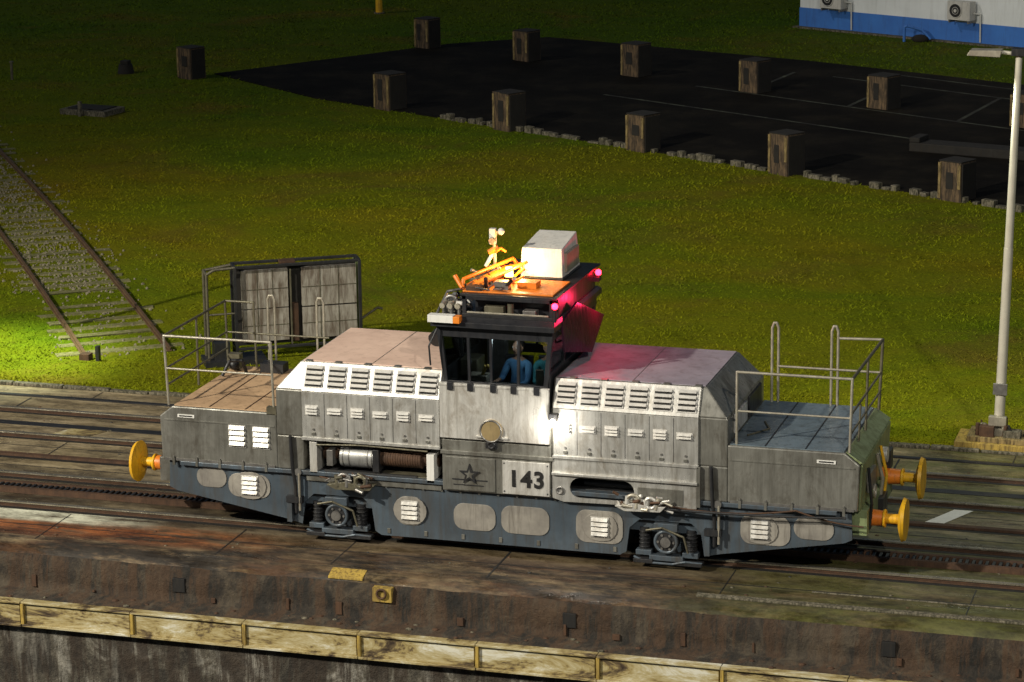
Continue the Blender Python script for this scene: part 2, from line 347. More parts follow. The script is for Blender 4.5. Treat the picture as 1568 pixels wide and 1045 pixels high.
# rails
def rail(b,a,c,h=.07,wd=.04,mat='rust',top='railtop'):
    a=V(a);c=V(c);d=(c-a).normalized();n=V((-d.y,d.x,0))
    def bx(w0,z0,z1,m):
        p=[a-n*w0,c-n*w0,c+n*w0,a+n*w0]
        b.hexa([(q.x,q.y,z0) for q in p]+[(q.x,q.y,z1) for q in p],m)
    bx(wd*1.9,a.z,a.z+h*.3,mat); bx(wd*.5,a.z+h*.3,a.z+h*.7,mat); bx(wd,a.z+h*.7,a.z+h,top)
r=MB()
for y in (.54,2.06): 
    rail(r,(-60,y,.004),(60,y,.004))
    r.box(-60,60,y-.18,y-.085,.005,.009,'black'); r.box(-60,60,y+.085,y+.14,.005,.009,'black')
r.box(-60,60,1.14,1.22,.006,.10,'rust');r.box(-60,60,1.44,1.52,.006,.10,'rust'); r.box(-60,60,1.22,1.44,.006,.02,'black')
for i in range(-150,130): r.box(i*.1,i*.1+.045,1.22,1.44,.02,.09,'dark')
r.obj('rack_railway_track')
r=MB()
for y in (4.3,5.82):
    rail(r,(-60,y,.004),(60,y,.004)); r.box(-60,60,y+.085,y+.17,.005,.009,'black'); r.box(-60,60,y-.17,y-.085,.005,.009,'black')
r.box(-60,60,3.1,3.22,.006,.05,'rust'); r.box(-60,60,3.0,3.1,.006,.009,'black'); r.box(-60,60,6.75,6.85,.006,.03,'dark')
r.box(-60,60,4.95,5.17,.005,.012,'dark')
r.obj('return_railway_track')
j=MB(); random.seed(5)
for (y0,y1,st) in ((-1.0,.3,3.1),(3.25,4.10,4.2),(6.0,6.7,3.7),(6.9,7.38,2.9)):
    x=-30
    while x<30:
        x+=st*random.uniform(.6,1.3); j.box(x,x+random.uniform(.012,.03),y0,y1,.006,.0085,'dark')
for y in (-.35,2.62,3.75): j.box(-60,60,y,y+.02,.006,.0085,'dark')
for i in range(260):
    x=random.uniform(-13,11); y=random.uniform(-.9,7.3); r_=random.uniform(.01,.03); j.ball((x,y,.005),r_,random.choice(('stone','rust','dark')),(1.4,1,.6),n=6)
j.obj('slab_joints_and_debris')
p=MB()
p.add([(6.05,3.25,.011),(6.35,3.25,.011),(6.75,4.10,.011),(6.45,4.10,.011)],[(0,1,2,3)],'white')
p.add([(-9.6,4.5,.013),(-8.9,4.5,.013),(-8.7,4.93,.013),(-9.4,4.93,.013)],[(0,1,2,3)],'armour')
p.obj('road_marking')
k=MB()
x=-40
while x<40:
    L=random.uniform(.7,1.1); k.box(x,x+L-.02,7.42+random.uniform(-.01,.01),7.55,0,.06+random.uniform(-.015,.01),'stone'); x+=L
k.obj('kerb',bevel=.015)

# disused siding (slightly curved)
s=MB()
d=V((.581,-.814,0)); n=V((.814,.581,0))
A2=V((-23.56,29.67,0))-d*14-n*1.6; B2=V((-11.30,9.60,0))
L=(B2-A2).length; dd_=(B2-A2).normalized(); nn_=V((-dd_.y,dd_.x,0)); 
if nn_.dot(n)<0: nn_=-nn_
def cpt(t,off):
    q=t/L; return A2+dd_*t+nn_*(off+.55*4*q*(1-q)*.5)
st_=24
for off in (0,1.66):
    for i in range(st_):
        a=cpt(L*i/st_,off); c=cpt(L*(i+1)/st_,off); rail(s,(a.x,a.y,.01),(c.x,c.y,.01),.09,.028,'railrust','railrust')
t=0
while t<L-.3:
    hw=1.15+random.uniform(-.3,.15); c=cpt(t,.8+random.uniform(-.1,.1)); w0=random.uniform(.09,.13)
    q=[c-n*hw-d*w0,c-n*hw+d*w0,c+n*hw+d*w0,c+n*hw-d*w0]
    zt=random.uniform(.012,.035)
    if random.random()<.9: s.hexa([(e.x,e.y,-.02) for e in q]+[(e.x+random.uniform(-.04,.04),e.y+random.uniform(-.04,.04),zt) for e in q],'sleeper')
    t+=.68+random.uniform(-.06,.06)
s.box(B2.x-.1,B2.x+.1,B2.y-.1,B2.y+.1,0,.12,'rust'); s.box(B2.x+.25,B2.x+.32,B2.y-.1,B2.y,0,.3,'dark')
s.obj('disused_railway_siding')
gv=MB()
for i in range(5200):
    t=random.uniform(0,L); o=random.gauss(.8,.6); c=cpt(t,o); r_=random.uniform(.015,.045)
    if (c-V((-18,22,0))).length>8 and random.random()<.75: continue
    a=random.uniform(0,3); gv.hexa([(c.x+r_*math.cos(a+k*1.57)*random.uniform(.7,1.3),c.y+r_*math.sin(a+k*1.57),-.01) for k in range(4)]+[(c.x+.6*r_*math.cos(a+k*1.57),c.y+.6*r_*math.sin(a+k*1.57),r_*random.uniform(.6,1.2)) for k in range(4)],'ballast')
gv.obj('gravel')

# yard
yard=[(-23.3,44.9),(-18.3,40.9),(-15.4,39.35),(2.84,29.5),(14,23.4),(30,15.5),(34,30),(14,42),(2.4,48.1),(-5,51.7),(-15,55.4),(-17.9,53.1)]  # left tip carries the same dark tone out to the lone bollard
NY=len(yard)
y=MB(); y.add([(a,b_,.03) for a,b_ in yard]+[(a,b_,-.02) for a,b_ in yard],[tuple(range(NY))]+[((i+1)%NY,i,i+NY,(i+1)%NY+NY) for i in range(NY)],'asphalt')
rd=V((.877,-.480,0)); rn_=V((.480,.877,0)); o=V((-15.4,39.4,0))
def strip(b,a,c,wd,z,mat):
    a=V(a);c=V(c);dd=(c-a).normalized();nn=V((-dd.y,dd.x,0))*wd/2
    b.add([(a.x-nn.x,a.y-nn.y,z),(c.x-nn.x,c.y-nn.y,z),(c.x+nn.x,c.y+nn.y,z),(a.x+nn.x,a.y+nn.y,z)],[(0,1,2,3)],mat)
yob=y.obj('paved_yard')
y=MB()
for off,t0,t1 in ((6.2,3,24),(9.3,4,24),(13.6,6,24),(15.2,7,24)): strip(y,o+rn_*off+rd*t0,o+rn_*off+rd*t1,.12,.034,'fadedline')
for t in range(6,26,4): strip(y,o+rd*t+rn_*9.4,o+rd*(t-1.5)+rn_*13.5,.12,.038,'fadedline')
y.obj('yard_lines',yob)
k=MB(); t=2.3
while t<30:
    L_=random.uniform(.15,.42); c=o+rd*(t+L_/2)-rn_*random.uniform(-.06,.06)
    M=Matrix.Translation((c.x,c.y,0))@Matrix.Rotation(math.atan2(rd.y,rd.x)+random.uniform(-.15,.15),4,'Z')
    if random.random()<.85: k.box(-L_/2+.02,L_/2-.02,-.09,.09,-.05,random.uniform(.04,.19),'stone',M)
    t+=L_+random.choice((0,0,0,.1))
k.obj('yard_kerb_stones',bevel=.02)
def block(x,y_,h=1.0,sc=1.0,rot=0):
    b=MB(); a=.33*sc; q_=lambda: random.uniform(-.02,.02)
    b.hexa([(-a,-a,-.05),(a,-a,-.05),(a,a,-.05),(-a,a,-.05),(-a*.97+q_(),-a*.97+q_(),h+q_()),(a*.97+q_(),-a*.97,h+q_()),(a*.97,a*.97,h+q_()),(-a*.97,a*.97,h+q_())],'blockface')
    b.box(-a*1.0,a*1.0,-a*1.0,a*1.0,h-.01,h+.02,'blockdark')
    b.box(-a-.01,-a+.06,-a-.02,-a+.05,.05,h-.04,'blockedge')
    if random.random()<.7: b.box(a-.10,a-.02,-a-.02,-a+.05,random.uniform(.1,.4),h-.06,'blockedge')
    x0_=random.uniform(-.2,-.1); b.box(x0_,x0_+random.uniform(.15,.28),-a-.010,-a,random.uniform(.25,.45),h-random.uniform(.1,.3),'blockdark')
    b.box(a-.01,a+.02,-a+.04,a-.04,.02,h-.04,'blockdark')  # dark sheet paints in the shade of the side turned from the light
    return b.obj('concrete_bollard',None,.03,2,(x,y_,0),math.atan2(-.48,.877)+rot)
for (x,y_) in [(-15.39,39.6),(-10.85,36.9),(-6.31,34.5),(-1.83,32.0),(2.94,29.55),(7.4,27.0),(-18.37,52.1),(-14.16,49.9),(-9.79,47.45),(-5.41,45.05),(-1.07,42.85),(3.4,40.5),(-23.7,44.0)]:
    block(x,y_,random.uniform(.98,1.1),random.uniform(.96,1.07),rot=random.uniform(-.08,.08))
b=MB(); b.box(-2.2,3.5,-.35,.35,.03,.28,'blockdark'); b.box(-2.2,-1.9,-.35,.35,.28,.42,'blockdark'); b.obj('low_steel_ramp',None,.03,2,(3.0,35.6,0),math.atan2(-.2,.877))
b=MB(); b.box(-.8,.8,-.55,.55,-.05,.16,'stone'); b.box(-.62,.62,-.4,.4,.16,.19,'blockdark'); b.box(-.05,.05,-.7,-.6,-.02,.45,'stone'); b.obj('manhole_cover',None,.02,2,(-23.9,36.9,0),-.15)
b=MB(); b.cyl((0,0,0),(0,0,.3),.28,'blockdark',.22); b.box(-.14,.14,-.14,.14,.3,.42,'blockdark'); b.obj('valve_stub',None,.02,2,(-26.25,44.5,0))
b=MB(); b.cyl((0,0,0),(0,0,.55),.045,'pipe_dark'); b.cyl((0,0,.55),(0,0,.6),.07,'pipe_dark'); b.obj('marker_post',None,0,2,(-29.3,42.4,0))
b=MB(); b.cyl((0,0,0),(0,0,1.1),.13,'yellow',seg=20); b.ball((0,0,1.1),.13,'yellow',(1,1,.5),n=20); b.cyl((0,0,0),(0,0,.05),.2,'stone'); b.obj('yellow_bollard',None,0,2,(-23.1,60.5,0))

# building
bl=empty('white_building',(-6.9,59.87,0),math.atan2(-3.79,8.25))
b=MB()
b.box(0,22,0,9,.72,3.6,'bwall'); b.obj('walls',bl,.01)
b=MB(); b.box(-.02,22.02,-.02,9.02,0,.72,'bblue'); b.box(-.15,22.15,-.25,9.2,-.02,.06,'stone'); b.obj('plinth',bl,.01)
b=MB(); b.prism([(-.6,3.6),(22.6,3.6),(22.6,3.75),(-.6,3.75)],-.7,9.7,'roofing'); b.hexa([(-.6,-.7,3.75),(22.6,-.7,3.75),(22.6,9.7,3.75),(-.6,9.7,3.75),(2,4,5.4),(20,4,5.4),(20,5,5.4),(2,5,5.4)],'roofing'); b.obj('roof',bl)
b=MB()
for x in (3.0,8.6,13.5): b.box(x,x+1.5,-.03,0.02,1.9,3.0,'windowpane'); b.box(x-.08,x+1.58,-.05,-.0,1.82,1.9,'white'); b.box(x-.08,x+1.58,-.05,0,3.0,3.08,'white'); b.box(x+.72,x+.78,-.045,0,1.9,3.0,'white')
b.box(-.03,.0,1.2,2.2,.1,2.3,'bblue'); b.obj('windows',bl)
for k_,x in enumerate((1.65,6.95)):
    b=MB(); b.box(x-.45,x+.45,-.5,-.14,.85,1.49,'acwhite'); b.cyl((x-.12,-.505,1.17),(x-.12,-.52,1.17),.24,'dark',seg=24); b.torus((x-.12,-.52,1.17),.24,.015,'y','acwhite'); b.torus((x-.12,-.525,1.17),.12,.01,'y','acwhite')
    b.cyl((x-.12,-.52,1.17),(x-.12,-.535,1.17),.06,'acwhite'); b.box(x-.4,x-.35,-.5,0,.75,.85,'steel'); b.box(x+.35,x+.4,-.5,0,.75,.85,'steel')
    b.tube([(x+.48,-.3,1.1),(x+.62,-.1,1.05),(x+.62,-.06,.1)],.03,'white'); b.obj('air_conditioner_%d'%(k_+1),bl,.015)
b=MB(); b.cyl((0,0,0),(0,0,.5),.05,'bblue'); b.tube([(0,0,.5),(.1,0,.55),(.6,.1,.4),(.9,.1,.1)],.05,'bblue'); b.ball((.55,.1,.1),.22,'blockdark',(1.4,1,.7)); b.obj('water_standpipe',None,0,2,(-2.7,57.0,0))

# lamp pole
lp=empty('street_lamp',(6.66,7.9,0)); lp.rotation_euler[1]=.022
b=MB()
b.cyl((0,0,.35),(0,0,3.5),.09,'poleC',.078,20); b.cyl((0,0,3.5),(0,0,6.78),.072,'poleC',.055,20); b.obj('pole',lp)
b=MB(); b.box(-.70,.95,-.42,.42,-.03,.15,'fadedyellow'); b.box(-.5,.7,-.34,.34,.15,.24,'blockedge'); b.cyl((0,0,.24),(0,0,.37),.19,'pipe',seg=20)
for q in range(4): b.cyl((.15*math.cos(q*1.57+.7),.15*math.sin(q*1.57+.7),.24),(.15*math.cos(q*1.57+.7),.15*math.sin(q*1.57+.7),.5),.025,'rust')
b.box(-.16,.14,-.2,-.08,.42,.58,'pipe'); b.box(-.3,-.05,-.3,-.1,.24,.42,'rust'); b.box(.1,.4,-.25,-.05,.24,.36,'stone'); b.ball((-.25,-.1,.34),.1,'stone'); b.box(-.12,.12,-.12,-.09,.95,1.15,'steel')
for i in range(10): 
    p=V((random.uniform(-.4,.45),random.uniform(-.3,.1),.24)); b.cyl(p,p+V((random.uniform(-.1,.1),0,random.uniform(.05,.25))),random.uniform(.015,.04),random.choice(('pipe','rust','stone','dark')),seg=8)
b.obj('base',lp,.02)
b=MB(); b.tube([(0,0,6.7),(0,0,6.8),(-.3,-.02,6.82)],.035,'poleC'); b.prism([(-.85,6.75),(-.3,6.75),(-.28,6.86),(-.8,6.84)],-.14,.14,'pipe'); b.box(-.8,-.35,-.11,.11,6.74,6.75,'steel'); b.box(-.12,.18,-.12,.12,6.78,6.9,'dark'); b.tube([(.1,0,6.8),(.25,0,6.85),(.25,.1,6.6)],.02,'dark'); b.obj('lamp_head',lp,.01)

# ---------------------------------------------------------------- equipment rack behind
ca=empty('steel_equipment_rack',(-8.75,9.75,0),math.radians(31))
b=MB()
W_,D_,H_=2.45,.42,1.9
x0=.55; x1=x0+W_
for x in (x0,x1,): 
    for yy in (0,D_): b.box(x-.03,x+.03,yy-.03,yy+.03,0,H_,'dark')
for z in (.28,H_): 
    b.box(x0,x1,-.025,.025,z-.03,z+.025,'dark'); b.box(x0,x1,D_-.025,D_+.025,z-.03,z+.025,'dark')
    for x in (x0,x1): b.box(x-.025,x+.025,0,D_,z-.03,z+.025,'dark')
b.box(x0+.04,x1-.04,.2,.24,.3,H_-.05,'blockdark'); b.box(x1+.0,x1+.02,.04,D_+.3,.3,H_-.04,'greenlit_end')
b.box(x0+.9,x0+1.2,.05,.3,H_,H_+.06,'rust')
b.obj('frame',ca,.006)
b=MB()
for (a,c,z0,z1) in ((x0+.14,x0+1.05,.38,1.02),(x0+.14,x0+1.05,1.04,1.80),(x0+1.32,x1-.05,.38,1.0),(x0+1.32,x1-.05,1.03,1.80)):
    b.box(a,c,.1,.18,z0,z1,'gridpanel')
    for f_ in (1/3,2/3): b.box(a+(c-a)*f_-.008,a+(c-a)*f_+.008,.092,.1,z0,z1,'pipe_dark')
    b.box(a,c,.090,.1,(z0+z1)/2-.008,(z0+z1)/2+.008,'pipe_dark')
b.box(x0+1.12,x0+1.24,.08,.2,.35,1.1,'rust'); b.box(x0+1.08,x0+1.11,.05,.1,.3,1.8,'pipe_dark'); b.obj('panels',ca,.004)
b=MB()
b.tube([(0,0,0),(0,0,1.8),(.15,0,1.88),(x0,0,1.9)],.03,'pipe_dark'); b.tube([(0,.4,0),(0,.4,1.8),(x0,.4,1.88)],.03,'pipe_dark'); b.tube([(0,0,1.8),(0,.4,1.8)],.03,'pipe_dark'); b.tube([(0,0,1.0),(x0,0,1.0)],.02,'pipe_dark'); b.box(-.1,1.1,-.2,.5,0,.1,'dark'); b.box(.1,.4,-.1,.3,.1,.45,'dark'); b.tube([(x1,.3,.6),(x1+.4,.3,.85),(x1+.5,.3,.82)],.025,'pipe_dark')
b.obj('side_frame',ca)

# ---------------------------------------------------------------- locomotive
LO=empty('towing_locomotive',(.08,0,0))
b=MB()
for s_ in (-1,1):
    P_=[(s_*5.5,1.15),(s_*5.52,1.86),(s_*5.3,2.03),(s_*3.56,2.03),(s_*3.56,1.15)]
    if s_<0: P_=P_[::-1]
    b.prism(P_[::-1],0,2.6,'skirt')
b.obj('end_skirts',LO,.02)
b=MB(); b.box(-5.28,-3.58,.04,2.56,2.032,2.045,'deck_tan'); b.box(3.58,5.28,.04,2.56,2.032,2.045,'deck_blue')
for x in (-4.7,-4.1): b.box(x,x+.02,.04,2.56,2.045,2.05,'rust')
for x in (4.1,4.7): b.box(x,x+.02,.04,2.56,2.045,2.05,'dark')
b.obj('deck_plates',LO)
b=MB(); b.hexa([(5.5,.05,1.15),(5.53,.05,1.15),(5.53,2.55,1.15),(5.5,2.55,1.15),(5.525,.05,1.85),(5.56,.05,1.85),(5.56,2.55,1.85),(5.525,2.55,1.85)],'greenlit_end')
b.hexa([(5.31,.03,2.034),(5.52,.03,1.87),(5.52,2.57,1.87),(5.31,2.57,2.034),(5.32,.03,2.044),(5.56,.03,1.89),(5.56,2.57,1.89),(5.32,2.57,2.044)],'greenlit_end')
b.box(5.3,5.62,.15,2.45,.75,1.14,'greenlit_end'); b.box(5.53,5.6,.5,1.0,1.3,1.6,'steel'); b.cyl((5.55,1.9,1.5),(5.63,1.9,1.5),.12,'panel_light'); b.box(5.6,5.7,1.1,1.5,.6,1.05,'dark')
b.tube([(5.58,1.2,1.7),(5.66,1.25,1.3),(5.62,1.3,1.0)],.03,'pipe'); b.tube([(5.58,1.5,1.75),(5.68,1.5,1.3),(5.64,1.5,.9)],.025,'yellow'); b.tube([(5.6,.3,1.75),(5.66,.3,1.2),(5.62,.35,.8)],.025,'dark'); b.box(5.56,5.64,2.1,2.35,1.2,1.5,'dark'); b.torus((5.62,.8,1.25),.09,.02,'x','pipe')
b.box(-5.62,-5.3,.15,2.45,.75,1.14,'skirt')
b.obj('end_plates',LO,.012)
b=MB()
for s_ in (-1,1):
    a,c=sorted((s_*5.45,s_*3.6))
    b.box(a,c,-.012,0,1.15,1.19,'steel')
    for i in range(5): x=a+.15+i*(c-a-.3)/4; b.box(x-.02,x+.02,-.03,0,1.08,1.2,'skirt'); b.cyl((x,-.03,1.22),(x,0,1.22),.012,'steel')
    b.box(a,c,-.01,0,1.80,1.82,'skirt')
    xc=s_*5.05-.02; b.box(xc-.14,xc+.14,-.012,0,1.86,1.91,'white'); b.box(xc-.11,xc+.11,-.015,-.01,1.875,1.895,'digit')
for x in (-4.22,-3.82): b.louver((x,-.004,1.62),(1,0,0),(0,0,1),.26,.34,4,'panel_light')
b.obj('skirt_trim',LO)
frame=[(-5.4,1.15),(-5.42,.70),(-5.3,.64),(-3.45,.32),(-3.2,.26),(-3.15,.62),(-3.0,.76),(-2.2,.76),(-2.05,.62),(-2.0,.24),(-1.9,.18),(1.9,.18),(2.0,.24),(2.05,.62),(2.2,.76),(3.0,.76),(3.15,.62),(3.2,.26),(3.45,.32),(5.3,.64),(5.42,.70),(5.4,1.15)]
plate('underframe_side',frame,[],.06,.05,'frame_blue',LO)
b=MB(); b.box(-5.3,5.3,.14,2.5,.70,1.15,'dark'); b.box(-1.9,1.9,.14,2.5,.22,.70,'dark')
b.prism([(-5.3,.65),(-3.3,.33),(-3.3,.7),(-5.3,.7)],2.4,2.5,'frame_blue'); b.prism([(3.3,.33),(5.3,.65),(5.3,.7),(3.3,.7)],2.4,2.5,'frame_blue')
b.box(-5.2,5.2,-.02,.06,1.08,1.15,'frame_blue')
b.obj('underframe',LO,.01)
b=MB()
for x0_,x1_,z0_,z1_ in ((-.72,-.05,.38,.80),(.04,.80,.38,.82),(-1.65,-1.2,.38,.84),(1.22,1.95,.34,.85),(-4.42,-3.72,.62,1.0),(-4.95,-4.45,.74,1.06),(3.75,4.5,.52,.98),(4.55,5.15,.66,1.0)):
    pts=rrect(x0_,x1_,z0_,z1_,min(.16,(z1_-z0_)/2-.01)); b.prism(pts,.045,.058,'patch')
for x,z in ((-1.42,.62),(1.6,.60),(-4.05,.82),(4.05,.76)): 
    b.prism(stadium(x-.27,x+.27,z-.22,z+.22),.025,.043,'patch'); b.louver((x,.020,z),(1,0,0),(0,0,1),.26,.30,4,'panel_light')
for x in np.arange(-1.8,1.9,.3): b.cyl((x,.03,.98),(x,.06,.98),.02,'skirt',seg=8)
for x in np.arange(-1.8,1.9,.6): b.box(x,x+.05,.045,.06,.22,.3,'skirt')
b.obj('underframe_panels',LO,.006)
# bogies & wheels
b=MB()
for xc in (-2.62,2.62):
    for yy in (.40,2.06):
        b.cyl((xc,yy,.46),(xc,yy+.14,.46),.39,'dark',seg=32); b.cyl((xc,yy-.02,.46),(xc,yy,.46),.30,'frame_blue',seg=24)
    b.cyl((xc,.2,.46),(xc,2.4,.46),.07,'steel')
    b.box(xc-.62,xc+.62,.16,.26,.56,.70,'frame_blue')
    for dx in (-.36,.36):
        b.cyl((xc+dx,.18,.28),(xc+dx,.18,.62),.075,'dark',seg=16)
        for z in (.32,.38,.44,.5,.56): b.torus((xc+dx,.18,z),.078,.014,'z','dark',16,6)
        b.box(xc+dx-.12,xc+dx+.12,.08,.26,.2,.28,'frame_blue')
    b.cyl((xc,.02,.45),(xc,.2,.45),.19,'dark',seg=24); b.torus((xc,.03,.45),.165,.028,'y','frame_blue',24,8); b.cyl((xc,-.02,.45),(xc,.04,.45),.08,'steel',seg=16)
    for q in range(6): b.cyl((xc+.12*math.cos(q*1.047),-.0,.45+.12*math.sin(q*1.047)),(xc+.12*math.cos(q*1.047),.04,.45+.12*math.sin(q*1.047)),.02,'steel',seg=8)
    b.box(xc-.26,xc+.26,.04,.2,.14,.22,'frame_blue'); b.box(xc-.5,xc-.2,.0,.2,.10,.16,'dark'); b.box(xc+.15,xc+.55,.02,.2,.09,.15,'dark')
    b.tube([(xc-.5,.05,.18),(xc-.3,.02,.11),(xc+.1,.02,.11),(xc+.3,.02,.16),(xc+.55,.05,.14)],.02,'frame_blue')
    b.tube([(xc-.3,.0,.62),(xc-.05,-.02,.68),(xc+.28,.0,.55),(xc+.34,.02,.3)],.018,'pipe_dark')
    b.box(xc-.18,xc+.18,.0,.12,.62,.74,'frame_blue')
b.obj('bogies',LO,.008)
b=MB()
for xc in (-3.32,3.32):
    b.tube([(xc,-.05,1.7),(xc+.02,-.05,1.2),(xc+.05,-.02,.9),(xc+.05,0,.45)],.03,'dark'); b.tube([(xc+.12,-.04,1.1),(xc+.12,-.03,.5)],.02,'pipe'); b.box(xc-.1,xc+.16,-.05,.04,.62,.72,'dark'); b.box(xc-.1,xc-.02,-.03,.05,.3,.62,'frame_blue')
    b.cyl((xc+.1,-.05,1.12),(xc+.1,.03,1.12),.06,'steel')
b.obj('sand_pipes',LO)
# hoods
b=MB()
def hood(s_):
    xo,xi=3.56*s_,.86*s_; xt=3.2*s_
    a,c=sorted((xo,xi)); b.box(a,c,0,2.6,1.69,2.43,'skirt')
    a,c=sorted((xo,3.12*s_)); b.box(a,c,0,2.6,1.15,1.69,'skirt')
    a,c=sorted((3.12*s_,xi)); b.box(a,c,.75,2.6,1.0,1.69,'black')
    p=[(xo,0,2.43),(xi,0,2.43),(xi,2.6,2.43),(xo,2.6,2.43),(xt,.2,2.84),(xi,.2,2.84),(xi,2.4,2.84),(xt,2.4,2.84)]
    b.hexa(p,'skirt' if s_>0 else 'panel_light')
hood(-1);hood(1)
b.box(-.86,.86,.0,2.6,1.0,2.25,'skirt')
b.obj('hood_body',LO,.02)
b=MB()
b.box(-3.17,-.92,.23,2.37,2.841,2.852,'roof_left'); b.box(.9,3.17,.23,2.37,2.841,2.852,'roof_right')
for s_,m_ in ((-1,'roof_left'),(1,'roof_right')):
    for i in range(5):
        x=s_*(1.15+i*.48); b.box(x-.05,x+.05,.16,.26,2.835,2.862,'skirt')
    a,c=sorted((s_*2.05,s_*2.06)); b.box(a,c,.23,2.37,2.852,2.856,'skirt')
b.obj('hood_roof',LO,.005)
# side panels
b=MB()
sl=V((0,.2,.41)).normalized(); nn=V((0,-.41,.2)).normalized()
for s_ in (-1,1):
    a,c=sorted((3.12*s_,.90*s_))
    b.box(a,c,-.035,0,1.70,2.42,'hood_side')
    o0=V((0,0,2.435)); o1=V((0,.19,2.83)); t_=nn*.035
    b.hexa([(a,o0.y+t_.y,o0.z+t_.z-.02),(c,o0.y+t_.y,o0.z+t_.z-.02),(c,o0.y,o0.z),(a,o0.y,o0.z),(a,o1.y+t_.y,o1.z+t_.z),(c,o1.y+t_.y,o1.z+t_.z),(c,o1.y,o1.z),(a,o1.y,o1.z)],'panel_light')
    w_=(c-a)/6
    for i in range(6):
        xc=a+w_*(i+.5); b.louver(V((xc,.095,2.632))+nn*.037,(1,0,0),sl,.27,.33,4,'acwhite')
        b.louver((xc-.02,-.037,2.13+(0.0)),(1,0,0),(0,0,1),.19 if i%2==0 else .22,.14 if i%2==0 else .09,3 if i%2==0 else 2,'acwhite')
        b.box(xc+w_/2-.006,xc+w_/2+.002,-.038,-.034,1.72,2.40,'dark') if i<5 else None
        b.cyl((xc,-.05,1.83),(xc,-.03,1.83),.018,'steel',seg=8)
        b.box(xc-.03,xc+.03,-.055,-.03,1.74,1.78,'skirt')
    b.box(a-.01,c+.01,-.06,-.0,1.655,1.70,'hood_side')
b.obj('louvered_side_panels',LO,.004)
b=MB()
for s_ in (-1,1):
    b.box(min(3.56*s_,3.60*s_),max(3.56*s_,3.60*s_),.4,1.2,2.1,2.4,'panel_light'); b.box(min(3.56*s_,3.59*s_),max(3.56*s_,3.59*s_),1.4,2.3,2.08,2.4,'dark')
b.obj('end_doors',LO,.01)
# left winch compartment
b=MB()
b.box(-3.05,-.95,.45,.7,1.05,1.69,'black')
b.box(-3.1,-.9,.02,.7,.98,1.06,'skirt')
b.cyl((-2.85,.22,1.40),(-.98,.22,1.40),.10,'rust',seg=24); b.cyl((-2.55,.2,1.38),(-1.98,.2,1.38),.175,'drum',seg=32)
for x in (-2.5,-2.4,-2.1,-2.03): b.torus((x,.2,1.38),.175,.01,'x','steel',28,6)
b.cyl((-1.9,.2,1.40),(-1.25,.2,1.40),.135,'rust',seg=24)
for x in np.arange(-1.9,-1.25,.04): b.torus((x,.2,1.4),.135,.008,'x','rust',20,6)
b.box(-3.02,-2.90,-.02,.35,1.12,1.62,'panel_light'); b.box(-1.12,-1.0,-.02,.35,1.1,1.55,'white'); b.box(-2.0,-1.9,.0,.3,1.2,1.55,'dark'); b.box(-2.75,-2.65,.0,.3,1.25,1.5,'steel')
b.tube([(-2.9,-.02,1.58),(-2.2,-.02,1.62),(-1.1,-.02,1.60)],.015,'pipe_dark'); b.box(-1.9,-1.15,.05,.3,1.08,1.16,'pipe_dark'); b.cyl((-2.8,.05,1.15),(-1.3,.05,1.15),.03,'black')
b.obj('winch_drum',LO,.006)
pl=plate('winch_cover',[(.88,1.03),(1.05,.98),(3.1,1.02),(3.1,1.66),(.88,1.66)],[stadium(1.15,2.15,1.05,1.37,8)],-.04,.04,'hood_side',LO)
b=MB(); b.box(.88,3.12,-.09,0,1.40,1.44,'hood_side'); b.torus((1.0,-.06,1.16),.05,.015,'y','steel'); b.cyl((1.3,.3,1.2),(2.6,.3,1.2),.07,'dark'); b.box(2.2,2.9,-.05,-.03,1.05,1.3,'skirt')
b.box(3.1,3.16,-.06,0,1.05,1.68,'skirt'); b.obj('cover_details',LO,.008)
def fair(xc,zc,mats,seed):
    random.seed(seed); b=MB()
    for i in range(4): 
        x=xc-.22+i*.15; b.cyl((x,-.16,zc-.10),(x+random.uniform(-.05,.05),-.14,zc+.08),.035,mats[i%2],seg=12)
    b.torus((xc-.12,-.15,zc),.10,.03,'y',mats[1]); b.torus((xc+.15,-.17,zc+.0),.08,.025,'y',mats[0])
    for i in range(22):
        p=V((xc+random.uniform(-.36,.36),-.13+random.uniform(-.08,.08),zc+random.uniform(-.12,.10))); q=p+V((random.uniform(-.18,.18),random.uniform(-.05,.05),random.uniform(-.07,.07)))
        b.cyl(p,q,random.uniform(.012,.032),random.choice(mats),seg=8)
    b.prism([(xc-.40,zc-.08),(xc-.25,zc-.15),(xc+.30,zc-.13),(xc+.38,zc-.04),(xc+.2,zc-.06),(xc-.1,zc-.02)],-.18,-.02,mats[0])
    return b.obj('rope_fairlead',LO,.004)
fair(-2.3,1.08,('pipe_dark','steel','rust'),3); fair(2.28,1.10,('panel_light','pipe','rust','acwhite'),5)
random.seed(11)
b=MB()
def sag(a,c,s,n=14):
    a=V(a);c=V(c);return [a.lerp(c,i/n)-V((0,0,s*4*(i/n)*(1-i/n))) for i in range(n+1)]
b.tube(sag((2.5,-.14,1.02),(5.35,-.1,1.08),.03),.018,'dark'); b.tube(sag((2.4,-.12,1.1),(4.6,-.05,1.12),.1),.014,'rust'); b.tube(sag((4.6,-.05,1.12),(5.6,-.05,.95),.04),.014,'rust')
b.obj('tow_cable',LO)
